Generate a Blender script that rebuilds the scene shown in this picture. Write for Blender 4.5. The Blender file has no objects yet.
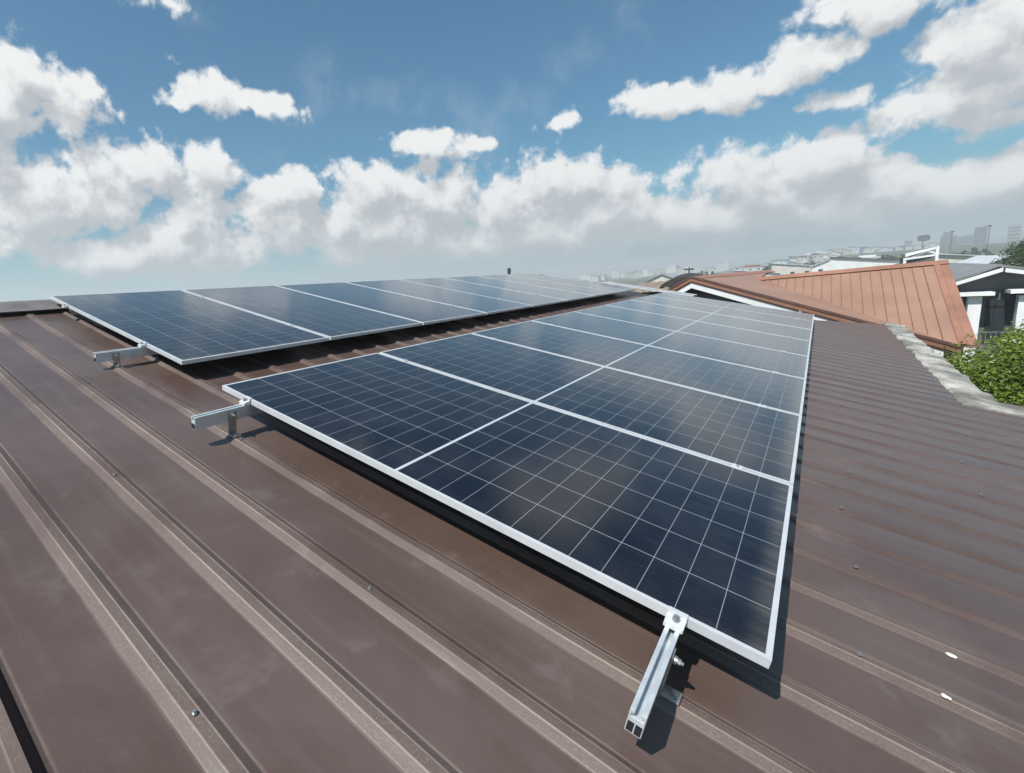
import bpy, bmesh, math, random
from mathutils import Vector, Matrix, noise
R = math.radians
rnd = random.Random(7)
scene = bpy.context.scene
col = scene.collection

# ------------------------------------------------------------------ camera
TILT = R(12.0)                                   # pitch of the brown metal roof
ROOF_M = Matrix.Translation((0, 0, 7)) @ Matrix.Rotation(TILT, 4, 'X')
cam_d = bpy.data.cameras.new('camera')
cam = bpy.data.objects.new('camera', cam_d)
col.objects.link(cam)
scene.camera = cam
fwd = Vector((0.75136566, 0.5854359, -0.30449047))
down = Vector((-0.18001824, -0.26207863, -0.94810771))
right = Vector((0.63485674, -0.76718941, 0.09152774))
mm = Matrix.Identity(4)
for i in range(3):
    mm[i][0], mm[i][1], mm[i][2] = right[i], -down[i], -fwd[i]
    mm[i][3] = (-1.22965681, -2.1270091, 0.86786935)[i]
cam.matrix_world = ROOF_M @ mm
cam_d.sensor_fit = 'HORIZONTAL'
cam_d.sensor_width = 36
cam_d.lens = 36 * 487.97 / 1024
cam_d.shift_x = 103.3 / 1024
cam_d.shift_y = -10.0 / 1024
cam_d.clip_start = 0.05
cam_d.clip_end = 20000

# ------------------------------------------------------------------ world
SUN_EL, SUN_AZ = 56.0, 171.3                     # azimuth counter-clockwise from +X
SKY_STRENGTH = 0.072
world = bpy.data.worlds.new('World')
scene.world = world
world.use_nodes = True
scene.view_settings.view_transform = 'Standard'
scene.view_settings.look = 'None'
scene.view_settings.exposure = 0.42
scene.view_settings.gamma = 1.0
scene.render.engine = 'CYCLES'
scene.cycles.max_bounces = 6
scene.cycles.volume_bounces = 1
world.cycles.sampling_method = 'MANUAL'
world.cycles.sample_map_resolution = 512


class NT:
    """small helper round a node tree"""
    def __init__(s, tree):
        s.t = tree
        s.t.nodes.clear()

    def n(s, typ, **kw):
        nd = s.t.nodes.new(typ)
        for k, v in kw.items():
            if k == 'ins':
                for a, b in v.items():
                    s.put(nd.inputs[a], b)
            else:
                setattr(nd, k, v)
        return nd

    def put(s, sock, v):
        if isinstance(v, bpy.types.NodeSocket):
            s.t.links.new(v, sock)
        elif isinstance(v, bpy.types.Node):
            s.t.links.new(v.outputs[0], sock)
        else:
            sock.default_value = v

    def m(s, op, a, b=0.0, c=0.0, clamp=False):
        nd = s.n('ShaderNodeMath', operation=op, use_clamp=clamp)
        s.put(nd.inputs[0], a)
        s.put(nd.inputs[1], b)
        s.put(nd.inputs[2], c)
        return nd.outputs[0]

    def vm(s, op, a, b=(0, 0, 0)):
        nd = s.n('ShaderNodeVectorMath', operation=op)
        s.put(nd.inputs[0], a)
        s.put(nd.inputs[1], b)
        return nd.outputs['Value'] if op in ('LENGTH', 'DOT_PRODUCT', 'DISTANCE') else nd.outputs[0]

    def smooth(s, v, lo, hi, a=0.0, b=1.0):
        nd = s.n('ShaderNodeMapRange', interpolation_type='SMOOTHSTEP')
        for i, x in enumerate((v, lo, hi, a, b)):
            s.put(nd.inputs[i], x)
        return nd.outputs[0]

    def mix(s, f, a, b, blend='MIX'):
        nd = s.n('ShaderNodeMix', data_type='RGBA', blend_type=blend)
        s.put(nd.inputs[0], f)
        s.put(nd.inputs[6], a)
        s.put(nd.inputs[7], b)
        return nd.outputs[2]

    def noise(s, vec, scale, detail=4, rough=0.5, dist=0.0, dims='3D'):
        nd = s.n('ShaderNodeTexNoise', noise_dimensions=dims)
        s.put(nd.inputs['Vector'], vec)
        nd.inputs['Scale'].default_value = scale
        nd.inputs['Detail'].default_value = detail
        nd.inputs['Roughness'].default_value = rough
        nd.inputs['Distortion'].default_value = dist
        return nd


# clouds: (azimuth, elevation, half width, half height, tilt) in degrees of real sky
CLOUDS = [(74.8, 20.0, 3.98, 3.42, 13.5), (77.8, 16.7, 4.05, 3.8, -7.6), (71.8, 18.9, 2.02, 1.93, 27.1), (58.2, 20.6, 3.55, 2.27, 6.2), (61.6, 19.6, 2.97, 1.34, -3.5), (53.7, 19.3, 5.17, 1.26, 6.2), (66.8, 12.5, 5.43, 3.46, -1.8), (60.2, 13.2, 4.06, 3.2, -0.7), (74.9, 9.8, 5.6, 4.77, -2.0), (77.2, 13.0, 3.13, 4.05, -4.8), (61.8, 9.1, 4.33, 2.17, 0.6), (70.9, 10.4, 4.89, 2.7, -1.6), (70.5, 5.3, 5.03, 1.91, 1.5), (63.7, 5.6, 8.5, 2.42, 1.9), (52.2, 8.1, 6.42, 3.75, 2.3), (50.7, 11.3, 3.64, 2.62, 1.8), (43.3, 11.0, 5.54, 3.06, 3.2), (36.5, 9.5, 6.68, 3.73, 4.4), (41.7, 6.9, 12.23, 3.65, 3.7), (45.8, 5.0, 2.92, 1.75, 3.5), (28.8, 8.3, 6.49, 3.91, 5.5), (22.4, 9.2, 6.13, 3.16, 6.8), (18.5, 6.2, 7.85, 2.99, 6.5), (26.7, 5.0, 11.74, 2.75, 5.1), (10.2, 4.5, 6.03, 2.27, 7.0), (6.2, 7.7, 4.72, 2.62, 9.6), (0.5, 7.9, 4.22, 2.43, 11.2), (3.2, 6.0, 7.35, 2.92, 9.1), (-3.4, 5.2, 5.75, 2.43, 19.7), (-7.8, 4.1, 4.55, 1.94, 1.7), (-10.1, 5.0, 2.69, 1.71, -3.1), (-2.9, 3.3, 10.67, 1.77, 8.3), (12.6, 15.9, 5.77, 1.45, 4.0), (6.6, 15.4, 4.56, 1.82, 1.3), (1.7, 16.0, 3.77, 1.76, -9.0), (3.0, 15.1, 3.29, 1.61, -1.4), (-2.1, 18.6, 2.51, 1.21, 14.4), (-8.1, 14.9, 2.69, 2.05, -6.2), (-7.2, 11.8, 3.32, 1.88, -13.4), (-9.4, 12.6, 2.15, 2.7, -1.3), (-5.7, 10.9, 1.95, 1.05, -18.9), (-0.1, 12.5, 1.54, 0.69, 9.1), (21.5, 15.9, 2.1, 0.84, -5.1), (36.6, 15.0, 2.41, 1.05, 4.5), (31.3, 14.8, 2.77, 0.87, -3.1), (61.5, 26.7, 2.71, 1.01, -5.8), (-9.6, 8.7, 1.29, 0.64, -14.4),
          # clouds beyond the edges of the photograph
          (100, 9, 14, 5, 0), (92, 22, 7, 3, 5), (122, 8, 12, 4, 3), (150, 10, 15, 4, -3), (-25, 7, 12, 3.5, 4), (-38, 16, 9, 3, -5), (-60, 8, 15, 4, 0), (-95, 10, 14, 5, 2), (-140, 9, 18, 5, 0), (178, 9, 14, 4, 0), (8, 28, 6, 3.5, 5), (41, 37, 7, 3.2, 8), (12, 33, 8, 2.6, -6), (66, 40, 8, 3, 4), (25, 48, 10, 3, 0), (-12, 38, 10, 3.5, 6)]

grp = bpy.data.node_groups.new('cloud_field', 'ShaderNodeTree')
grp.interface.new_socket('dir', in_out='INPUT', socket_type='NodeSocketVector')
grp.interface.new_socket('field', in_out='OUTPUT', socket_type='NodeSocketFloat')
g = NT(grp)
gi = g.n('NodeGroupInput')
go = g.n('NodeGroupOutput')
vec = gi.outputs[0]                                # (azimuth, elevation, 0) in degrees
warp = g.noise(vec, 0.13, 3, 0.55, dims='2D')
warp2 = g.vm('SUBTRACT', warp.outputs['Color'], (0.5, 0.5, 0.5))
warp3 = g.vm('MULTIPLY', warp2, (5.0, 2.6, 0.0))
pos = g.vm('ADD', vec, warp3)
field = None
for az, el, rx, ry, ang in CLOUDS:
    kx = 1.0 if el < 13 else 0.25
    rx, ry = rx * (1 + 0.06 * kx) + 0.15 * kx, ry * (1 + 0.08 * kx) + 0.22 * kx
    if rx < 2.8 and el > 8:
        rx, ry = rx * 1.8, ry * 1.6
    mp = g.n('ShaderNodeMapping', vector_type='TEXTURE')
    g.put(mp.inputs['Vector'], pos)
    mp.inputs['Location'].default_value = (az, el, 0)
    mp.inputs['Rotation'].default_value = (0, 0, R(ang))
    mp.inputs['Scale'].default_value = (rx, ry, 1)
    ln = g.vm('LENGTH', mp.outputs[0])
    f1 = g.m('SUBTRACT', 0.60 if (rx < 5.1 and ry < 1.8 and el > 8) else 1.0, ln)
    field = f1 if field is None else g.m('SMOOTH_MAX', field, f1, 0.12)
sepv = g.n('ShaderNodeSeparateXYZ', ins={0: vec})
field = g.m('ADD', g.m('MAXIMUM', field, -1.0), g.smooth(sepv.outputs[1], 4.0, 13.0, 0.13, 0.0))
n1 = g.noise(vec, 0.30, 7, 0.54, dims='2D')
n1.inputs['Lacunarity'].default_value = 2.15
n2 = g.noise(g.vm('ADD', vec, (31.0, 11.0, 0)), 1.15, 4, 0.5, dims='2D')
wv = g.vm('ADD', vec, g.vm('MULTIPLY', g.vm('SUBTRACT', n2.outputs['Color'], (0.5, 0.5, 0.5)), (1.6, 1.2, 0)))
f = g.m('MULTIPLY', g.m('SUBTRACT', n1.outputs[0], 0.5), 1.25)
for sc_, am_ in ((0.26, 0.56), (0.60, 0.42)):
    vo = g.n('ShaderNodeTexVoronoi', voronoi_dimensions='2D', feature='SMOOTH_F1', ins={'Vector': wv, 'Scale': sc_, 'Smoothness': 0.35})
    f = g.m('ADD', f, g.m('MULTIPLY', g.m('SUBTRACT', 0.42, vo.outputs['Distance']), am_))
n3 = g.noise(g.vm('ADD', vec, (7.0, 61.0, 0)), 1.5, 5, 0.62, dims='2D')
f = g.m('ADD', f, g.m('MULTIPLY', g.m('SUBTRACT', n3.outputs[0], 0.5), 0.42))
f = g.m('ADD', field, g.m('MULTIPLY', f, g.smooth(sepv.outputs[1], 2.5, 8.0, 0.45, 1.0)))
g.put(go.inputs[0], f)

w = NT(world.node_tree)
out = w.n('ShaderNodeOutputWorld')
bg = w.n('ShaderNodeBackground', ins={'Strength': SKY_STRENGTH})
sky = w.n('ShaderNodeTexSky', sky_type='NISHITA', sun_disc=False)
sky.sun_elevation = R(SUN_EL)
sky.sun_rotation = R(90 - SUN_AZ)
sky.altitude = 50
sky.air_density = 1.15
sky.dust_density = 1.2
sky.ozone_density = 2.0
tc = w.n('ShaderNodeTexCoord')
sep = w.n('ShaderNodeSeparateXYZ', ins={0: tc.outputs['Generated']})
azr = w.m('ARCTAN2', sep.outputs[1], sep.outputs[0])
elr = w.m('ARCSINE', sep.outputs[2])
azd = w.m('MULTIPLY', azr, 180 / math.pi)
eld = w.m('MULTIPLY', elr, 180 / math.pi)
cv = w.n('ShaderNodeCombineXYZ', ins={0: azd, 1: eld})


def cloud(off):
    nd = w.n('ShaderNodeGroup')
    nd.node_tree = grp
    w.put(nd.inputs[0], w.vm('ADD', cv.outputs[0], off))
    return nd.outputs[0]


f0 = cloud((0, 0, 0))
f1 = cloud((0.9, 2.3, 0))
dens = w.smooth(f0, -0.08, 0.40)
# sunlit shoulder against shaded underside, from how much cloud lies up-sun
lit = w.smooth(w.m('SUBTRACT', f0, f1), -0.35, 0.65)
core = w.smooth(f1, -0.1, 0.95, 1.0, 0.60)
shade = w.m('MULTIPLY', w.m('ADD', w.m('MULTIPLY', lit, 0.40), 0.60), core, clamp=True)
ccol = w.mix(shade, (2.6, 3.05, 3.6, 1), (9.5, 9.55, 9.5, 1))
# soft high veil
veil_n = w.noise(cv.outputs[0], 0.08, 6, 0.62, dims='2D')
veil = w.smooth(veil_n.outputs[0], 0.56, 0.85, 0.0, 0.22)
skyc = w.mix(1.0, sky.outputs[0], (0.45, 0.92, 1.05, 1), 'MULTIPLY')
skyv = w.mix(veil, skyc, (6.8, 7.3, 7.8, 1))
# grey-blue moist air low over the horizon, thinning upwards
low = w.smooth(eld, -1.0, 8.5, 1.0, 0.0)
lown = w.smooth(azd, 0.0, 62.0, 1.0, 0.0)
lowc = w.mix(lown, (4.6, 6.5, 7.4, 1), (2.75, 3.6, 4.3, 1))
skyl = w.mix(w.m('MULTIPLY', low, 0.92), skyv, lowc)
below = w.smooth(eld, 0.0, 4.6, 0.15, 1.0)
final = w.mix(w.m('MULTIPLY', dens, below), skyl, ccol)
w.put(bg.inputs['Color'], final)
w.put(out.inputs['Surface'], bg.outputs[0])

# ------------------------------------------------------------------ sun
sun_d = bpy.data.lights.new('sun', 'SUN')
sun_d.energy = 4.2
sun_d.angle = R(0.53)
sun_d.color = (1.0, 0.955, 0.89)
sun = bpy.data.objects.new('sun', sun_d)
col.objects.link(sun)
sd = Vector((math.cos(R(SUN_EL)) * math.cos(R(SUN_AZ)), math.cos(R(SUN_EL)) * math.sin(R(SUN_AZ)), math.sin(R(SUN_EL))))
sun.rotation_euler = sd.to_track_quat('Z', 'Y').to_euler()
sun.location = (0, 0, 60)


# ------------------------------------------------------------------ materials
def mat(name, color=(0.5, 0.5, 0.5), rough=0.6, metal=0.0, var=0.0, vscale=4.0, bump=0.0, bscale=40.0, spec=0.5, coat=0.0, emit=None):
    m = bpy.data.materials.new(name)
    m.use_nodes = True
    t = NT(m.node_tree)
    o = t.n('ShaderNodeOutputMaterial')
    p = t.n('ShaderNodeBsdfPrincipled')
    t.put(o.inputs['Surface'], p.outputs[0])
    c = (*color, 1)
    tcn = t.n('ShaderNodeTexCoord')
    p.inputs['Base Color'].default_value = c
    if var:
        nz = t.noise(tcn.outputs['Object'], vscale, 6, 0.6)
        v = t.smooth(nz.outputs[0], 0.3, 0.72)
        a = tuple(x * (1 - var) for x in color) + (1,)
        b = tuple(min(1, x * (1 + var)) for x in color) + (1,)
        t.put(p.inputs['Base Color'], t.mix(v, a, b))
        t.put(p.inputs['Roughness'], t.smooth(nz.outputs[0], 0.2, 0.8, max(0.02, rough - 0.1), min(1, rough + 0.1)))
    else:
        p.inputs['Roughness'].default_value = rough
    p.inputs['Metallic'].default_value = metal
    p.inputs['Specular IOR Level'].default_value = spec
    p.inputs['Coat Weight'].default_value = coat
    if bump:
        nb = t.noise(tcn.outputs['Object'], bscale, 5, 0.6)
        bp = t.n('ShaderNodeBump', ins={'Strength': bump, 'Distance': 0.02, 'Height': nb.outputs[0]})
        t.put(p.inputs['Normal'], bp.outputs[0])
    return m


RIB = 0.26
RIB0 = -0.095                                    # u of one rib's centre line
HALF_TOP, HALF_BASE, RIB_H = 0.013, 0.036, 0.0130


def roof_material():
    m = bpy.data.materials.new('brown_painted_steel')
    m.use_nodes = True
    t = NT(m.node_tree)
    o = t.n('ShaderNodeOutputMaterial')
    p = t.n('ShaderNodeBsdfPrincipled')
    t.put(o.inputs['Surface'], p.outputs[0])
    tcn = t.n('ShaderNodeTexCoord')
    ob = tcn.outputs['Object']
    s = t.n('ShaderNodeSeparateXYZ', ins={0: ob})
    # distance from the nearest rib's centre line, in metres, with a slight wander
    streak = t.n('ShaderNodeMapping', ins={'Vector': ob})
    streak.inputs['Scale'].default_value = (26, 1.3, 1)
    st = t.noise(streak.outputs[0], 1.0, 5, 0.6)
    fine = t.n('ShaderNodeMapping', ins={'Vector': ob})
    fine.inputs['Scale'].default_value = (1.0, 0.55, 1)
    sp = t.noise(fine.outputs[0], 260, 3, 0.75)
    blotch = t.noise(ob, 1.7, 6, 0.62, 0.4)
    wander = t.m('MULTIPLY', t.m('SUBTRACT', st.outputs[0], 0.5), 0.006)
    x = t.m('ADD', t.m('SUBTRACT', s.outputs[0], RIB0), wander)
    ph = t.m('SUBTRACT', x, t.m('MULTIPLY', t.m('ROUND', t.m('DIVIDE', x, RIB)), RIB))
    d = t.m('ABSOLUTE', ph)
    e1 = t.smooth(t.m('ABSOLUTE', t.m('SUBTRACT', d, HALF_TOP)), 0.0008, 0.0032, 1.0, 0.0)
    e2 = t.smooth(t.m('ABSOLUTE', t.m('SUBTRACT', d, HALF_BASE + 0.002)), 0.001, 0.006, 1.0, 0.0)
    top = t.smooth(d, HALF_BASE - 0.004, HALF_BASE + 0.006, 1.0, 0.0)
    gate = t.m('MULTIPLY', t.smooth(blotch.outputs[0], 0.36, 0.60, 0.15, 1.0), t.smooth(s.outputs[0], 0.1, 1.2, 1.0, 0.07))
    specks = t.smooth(sp.outputs[0], 0.50, 0.66)
    base = t.mix(t.smooth(blotch.outputs[0], 0.33, 0.70), (0.086, 0.055, 0.045, 1), (0.110, 0.077, 0.067, 1))
    base = t.mix(t.smooth(st.outputs[0], 0.45, 0.8, 0.0, 0.35), base, (0.145, 0.115, 0.105, 1))
    # dry dust settled on and beside the ribs
    dust = t.m('MULTIPLY', t.m('MULTIPLY', top, t.m('ADD', t.m('MULTIPLY', specks, 0.26), 0.04)), gate)
    base = t.mix(dust, base, (0.30, 0.25, 0.205, 1))
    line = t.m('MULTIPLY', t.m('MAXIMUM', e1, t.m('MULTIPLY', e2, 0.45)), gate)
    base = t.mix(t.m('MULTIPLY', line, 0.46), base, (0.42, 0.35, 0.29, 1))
    # fine grit everywhere, and pale water marks where rain dried
    base = t.mix(t.smooth(sp.outputs[0], 0.62, 0.74, 0.0, 0.30), base, (0.25, 0.21, 0.18, 1))
    ring = t.noise(ob, 4.6, 5, 0.65, 0.3)
    stain = t.smooth(ring.outputs[0], 0.58, 0.72, 0.0, 0.30)
    base = t.mix(stain, base, (0.18, 0.15, 0.137, 1))
    t.put(p.inputs['Base Color'], base)
    t.put(p.inputs['Roughness'], t.m('ADD', t.smooth(blotch.outputs[0], 0.3, 0.75, 0.27, 0.42), t.m('MULTIPLY', top, t.smooth(st.outputs[0], 0.3, 0.7, 0.12, 0.34))))
    p.inputs['Specular IOR Level'].default_value = 0.5
    bp = t.n('ShaderNodeBump', ins={'Strength': 0.08, 'Distance': 0.003, 'Height': sp.outputs[0]})
    ob2 = t.noise(ob, 3.2, 2, 0.5)
    bp2 = t.n('ShaderNodeBump', ins={'Strength': 0.22, 'Distance': 0.03, 'Height': ob2.outputs[0], 'Normal': bp.outputs[0]})
    t.put(p.inputs['Normal'], bp2.outputs[0])
    return m


PW, PL = 1.134, 2.279                            # one solar panel
PITCH = 1.1536


def glass_material(name='solar_cells_under_glass', mid_col=(0.50, 0.53, 0.56, 1)):
    m = bpy.data.materials.new(name)
    m.use_nodes = True
    t = NT(m.node_tree)
    o = t.n('ShaderNodeOutputMaterial')
    p = t.n('ShaderNodeBsdfPrincipled')
    t.put(o.inputs['Surface'], p.outputs[0])
    tcn = t.n('ShaderNodeTexCoord')
    ob = tcn.outputs['Object']
    s = t.n('ShaderNodeSeparateXYZ', ins={0: ob})
    mx, my, mid = 0.020, 0.020, 0.0062
    cw = (PW - 2 * mx) / 6
    ch = (PL / 2 - my - mid) / 12
    xl = t.m('SUBTRACT', s.outputs[0], mx)
    fx = t.m('FRACT', t.m('DIVIDE', xl, cw))
    ex = t.m('MULTIPLY', t.m('MINIMUM', fx, t.m('SUBTRACT', 1.0, fx)), cw)        # distance to the cell edge
    yc = t.m('SUBTRACT', t.m('ABSOLUTE', t.m('ADD', s.outputs[1], PL / 2)), mid)
    fy = t.m('FRACT', t.m('DIVIDE', yc, ch))
    ey = t.m('MULTIPLY', t.m('MINIMUM', fy, t.m('SUBTRACT', 1.0, fy)), ch)
    cx = t.m('FLOOR', t.m('DIVIDE', xl, cw))
    cy = t.m('FLOOR', t.m('DIVIDE', yc, ch))
    inner = t.m('LESS_THAN', t.m('ABSOLUTE', t.m('SUBTRACT', s.outputs[0], PW / 2)), PW / 2 - mx - 0.01)
    gx = t.m('MULTIPLY', t.m('LESS_THAN', ex, 0.0013), inner)
    innery = t.m('LESS_THAN', yc, 12 * ch - 0.01)
    gy = t.m('MULTIPLY', t.m('LESS_THAN', ey, 0.0010), innery)
    midl = t.m('LESS_THAN', yc, 0.0)
    # ten thin busbars per cell, running along the panel's length
    bb = t.m('FRACT', t.m('MULTIPLY', fx, 10.0))
    bus = t.m('LESS_THAN', t.m('MINIMUM', bb, t.m('SUBTRACT', 1.0, bb)), 0.018)
    oi = t.n('ShaderNodeObjectInfo')
    cc = t.n('ShaderNodeCombineXYZ', ins={0: cx, 1: t.m('MULTIPLY', cy, t.m('SIGN', t.m('ADD', s.outputs[1], PL / 2))), 2: t.m('MULTIPLY', oi.outputs['Random'], 50.0)})
    wn = t.n('ShaderNodeTexWhiteNoise', ins={'Vector': cc.outputs[0]})
    cell = t.mix(wn.outputs[0], (0.0018, 0.003, 0.008, 1), (0.0035, 0.0055, 0.013, 1))
    c = t.mix(t.m('MULTIPLY', bus, 0.16), cell, (0.12, 0.13, 0.15, 1))
    c = t.mix(t.m('MULTIPLY', gx, 0.60), c, (0.50, 0.53, 0.56, 1))
    c = t.mix(t.m('MULTIPLY', gy, 0.42), c, (0.50, 0.53, 0.56, 1))
    c = t.mix(midl, c, mid_col)
    # light dust film
    dn = t.noise(ob, 3.5, 6, 0.65)
    c = t.mix(t.smooth(dn.outputs[0], 0.36, 0.80, 0.004, 0.05), c, (0.35, 0.33, 0.30, 1))
    # dirt washed down to the lower edge, with dried runs above it
    runs = t.n('ShaderNodeMapping', ins={'Vector': ob})
    runs.inputs['Scale'].default_value = (30, 2.0, 1)
    rn = t.noise(runs.outputs[0], 1.0, 4, 0.6)
    low_ = t.smooth(s.outputs[1], -PL + 0.012, -PL + 0.075, 0.24, 0.0)
    run_ = t.m('MULTIPLY', t.smooth(s.outputs[1], -PL, -PL + 0.55, 0.045, 0.0), t.smooth(rn.outputs[0], 0.5, 0.7))
    c = t.mix(t.m('ADD', t.m('MULTIPLY', low_, t.smooth(rn.outputs[0], 0.3, 0.7, 0.3, 1.0)), run_), c, (0.30, 0.27, 0.23, 1))
    t.put(p.inputs['Base Color'], c)
    t.put(p.inputs['Roughness'], t.smooth(dn.outputs[0], 0.3, 0.75, 0.06, 0.13))
    p.inputs['IOR'].default_value = 1.5
    p.inputs['Sheen Weight'].default_value = 0.62
    p.inputs['Sheen Roughness'].default_value = 0.25
    p.inputs['Sheen Tint'].default_value = (0.9, 0.9, 0.9, 1)
    # gentle waviness of rolled glass
    wv = t.noise(ob, 2.2, 2, 0.5)
    pr = t.n('ShaderNodeTexVoronoi', ins={'Vector': ob, 'Scale': 420.0})
    b1 = t.n('ShaderNodeBump', ins={'Strength': 0.05, 'Distance': 0.02, 'Height': wv.outputs[0]})
    b2 = t.n('ShaderNodeBump', ins={'Strength': 0.10, 'Distance': 0.0006, 'Height': pr.outputs[0], 'Normal': b1.outputs[0]})
    t.put(p.inputs['Normal'], b2.outputs[0])
    return m


def leaf_material(name, c1, c2, scale=1.2):
    m = bpy.data.materials.new(name)
    m.use_nodes = True
    t = NT(m.node_tree)
    o = t.n('ShaderNodeOutputMaterial')
    tcn = t.n('ShaderNodeTexCoord')
    n_ = t.noise(tcn.outputs['Object'], scale, 3, 0.6)
    n2_ = t.noise(tcn.outputs['Object'], 13, 2, 0.6)
    a = t.mix(t.smooth(n_.outputs[0], 0.35, 0.65), (*c1, 1), (*c2, 1))
    a = t.mix(t.smooth(n2_.outputs[0], 0.5, 0.75, 0, 0.5), a, (*[min(1, x * 1.9) for x in c2], 1))
    p = t.n('ShaderNodeBsdfPrincipled', ins={'Base Color': a, 'Roughness': 0.42})
    tr = t.n('ShaderNodeBsdfTranslucent', ins={'Color': a})
    mx = t.n('ShaderNodeMixShader', ins={0: 0.3, 1: p.outputs[0], 2: tr.outputs[0]})
    t.put(o.inputs['Surface'], mx.outputs[0])
    return m


M_ROOF = roof_material()
M_GLASS = glass_material()
M_GLASS_DIM = glass_material('solar_cells_dark_strip', (0.035, 0.045, 0.07, 1))
M_ALU = mat('anodised_aluminium', (0.66, 0.68, 0.70), 0.36, 0.3, 0.05, 8)
M_RAIL = mat('galvanised_rail', (0.64, 0.68, 0.70), 0.36, 0.45, 0.10, 14, 0.05, 90)
M_ZINC = mat('zinc_bolt', (0.45, 0.45, 0.44), 0.35, 0.8, 0.1, 60)
M_DARK = mat('recess_shade', (0.012, 0.012, 0.014), 0.8)  # near-black that stands in for shade inside the rail ends
M_BACK = mat('black_backsheet', (0.02, 0.02, 0.022), 0.6)
M_RIDGE = mat('weathered_ridge_steel', (0.16, 0.145, 0.14), 0.5, 0, 0.25, 5, 0.1, 30)
M_CONC = mat('weathered_concrete', (0.33, 0.315, 0.28), 0.9, 0, 0.6, 3.2, 0.8, 22)
M_PLASTER = mat('plaster_wall', (0.45, 0.43, 0.40), 0.9, 0, 0.15, 1.2, 0.1, 20)
M_ORANGE = mat('orange_painted_steel', (0.315, 0.182, 0.128), 0.45, 0, 0.10, 0.9, 0.06, 9)
M_ORANGE_D = mat('orange_steel_ridge', (0.30, 0.15, 0.10), 0.45, 0, 0.14, 1.6)
M_BROWNTRIM = mat('brown_trim', (0.13, 0.065, 0.05), 0.6, 0, 0.2, 3)
M_WHITE = mat('white_paint', (0.80, 0.80, 0.79), 0.5, 0, 0.06, 2)
M_GREYROOF = mat('grey_roof_sheet', (0.20, 0.21, 0.215), 0.55, 0, 0.18, 1.3)
M_GREYWALL = mat('dark_grey_wall', (0.145, 0.15, 0.152), 0.8, 0, 0.2, 1.5)
M_WINDOW = mat('window_glass', (0.03, 0.04, 0.05), 0.08)
M_BARK = mat('tree_bark', (0.11, 0.08, 0.055), 0.9, 0, 0.3, 6, 0.6, 30)
M_LEAF_NEAR = leaf_material('bright_green_leaves', (0.095, 0.15, 0.015), (0.19, 0.255, 0.032), 1.6)
M_LEAF_FAR = leaf_material('dull_green_leaves', (0.035, 0.068, 0.022), (0.065, 0.105, 0.030), 0.5)
M_GUANO = mat('dried_white_dropping', (0.75, 0.74, 0.70), 0.9, 0, 0.1, 90)
M_FLASH = mat('bright_flashing_sheet', (0.80, 0.81, 0.82), 0.35, 0.1, 0.04, 3)


# ------------------------------------------------------------------ mesh helpers
def add_box(bm, x0, x1, y0, y1, z0, z1):
    vs = [bm.verts.new((x, y, z)) for z in (z0, z1) for y in (y0, y1) for x in (x0, x1)]
    for f in ((0, 2, 3, 1), (4, 5, 7, 6), (0, 1, 5, 4), (2, 6, 7, 3), (0, 4, 6, 2), (1, 3, 7, 5)):
        bm.faces.new([vs[i] for i in f])


def add_prism(bm, poly, vec):
    """extrude a closed polygon (list of 3D points) along a vector"""
    v = Vector(vec)
    a = [bm.verts.new(p) for p in poly]
    b = [bm.verts.new(Vector(p) + v) for p in poly]
    n = len(poly)
    bm.faces.new(a[::-1])
    bm.faces.new(b)
    for i in range(n):
        bm.faces.new((a[i], a[(i + 1) % n], b[(i + 1) % n], b[i]))


def add_tube(bm, pts, radii, seg=8):
    prev = None
    pts = [Vector(p) for p in pts]
    for i, p in enumerate(pts):
        d = (pts[min(i + 1, len(pts) - 1)] - pts[max(i - 1, 0)]).normalized()
        q = d.to_track_quat('Z', 'Y')
        ring = [bm.verts.new(p + q @ Vector((math.cos(2 * math.pi * k / seg) * radii[i], math.sin(2 * math.pi * k / seg) * radii[i], 0))) for k in range(seg)]
        if prev:
            for k in range(seg):
                bm.faces.new((prev[k], prev[(k + 1) % seg], ring[(k + 1) % seg], ring[k]))
        else:
            bm.faces.new(ring[::-1])
        prev = ring
    bm.faces.new(prev)


def obj(name, bm, m, parent=None, bevel=0.0, smooth=False, fix=True):
    if fix:
        bmesh.ops.recalc_face_normals(bm, faces=bm.faces)
    if bevel:
        bmesh.ops.bevel(bm, geom=list(bm.edges), offset=bevel, segments=2, affect='EDGES', clamp_overlap=True)
    me = bpy.data.meshes.new(name)
    bm.to_mesh(me)
    bm.free()
    me.materials.append(m)
    if smooth:
        for p in me.polygons:
            p.use_smooth = True
    o = bpy.data.objects.new(name, me)
    col.objects.link(o)
    if parent:
        o.parent = parent
    return o


def tag(o, label, cat, group=None):
    o['label'] = label
    o['category'] = cat
    if group:
        o['group'] = group
    return o


def thing(name, label, cat, matrix=None, group=None):
    o = bpy.data.objects.new(name, None)
    col.objects.link(o)
    o.empty_display_size = 0.2
    if matrix is not None:
        o.matrix_world = matrix
    return tag(o, label, cat, group)


def on_roof(x, y, z=0.0):
    return ROOF_M @ Matrix.Translation((x, y, z))


def BM():
    return bmesh.new()


def terrain(x, y):
    """the town climbs a low rise to the right of the orange house"""
    D, az = math.hypot(x, y), math.degrees(math.atan2(y, x))
    k = max(0.0, min(1.0, (D - 380) / 380))
    k = k * k * (3 - 2 * k)
    return 11.0 * k * max(0.0, min(1.0, (5.0 - az) / 6.0)) * max(0.0, min(1.0, (24 + az) / 10.0))


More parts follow.
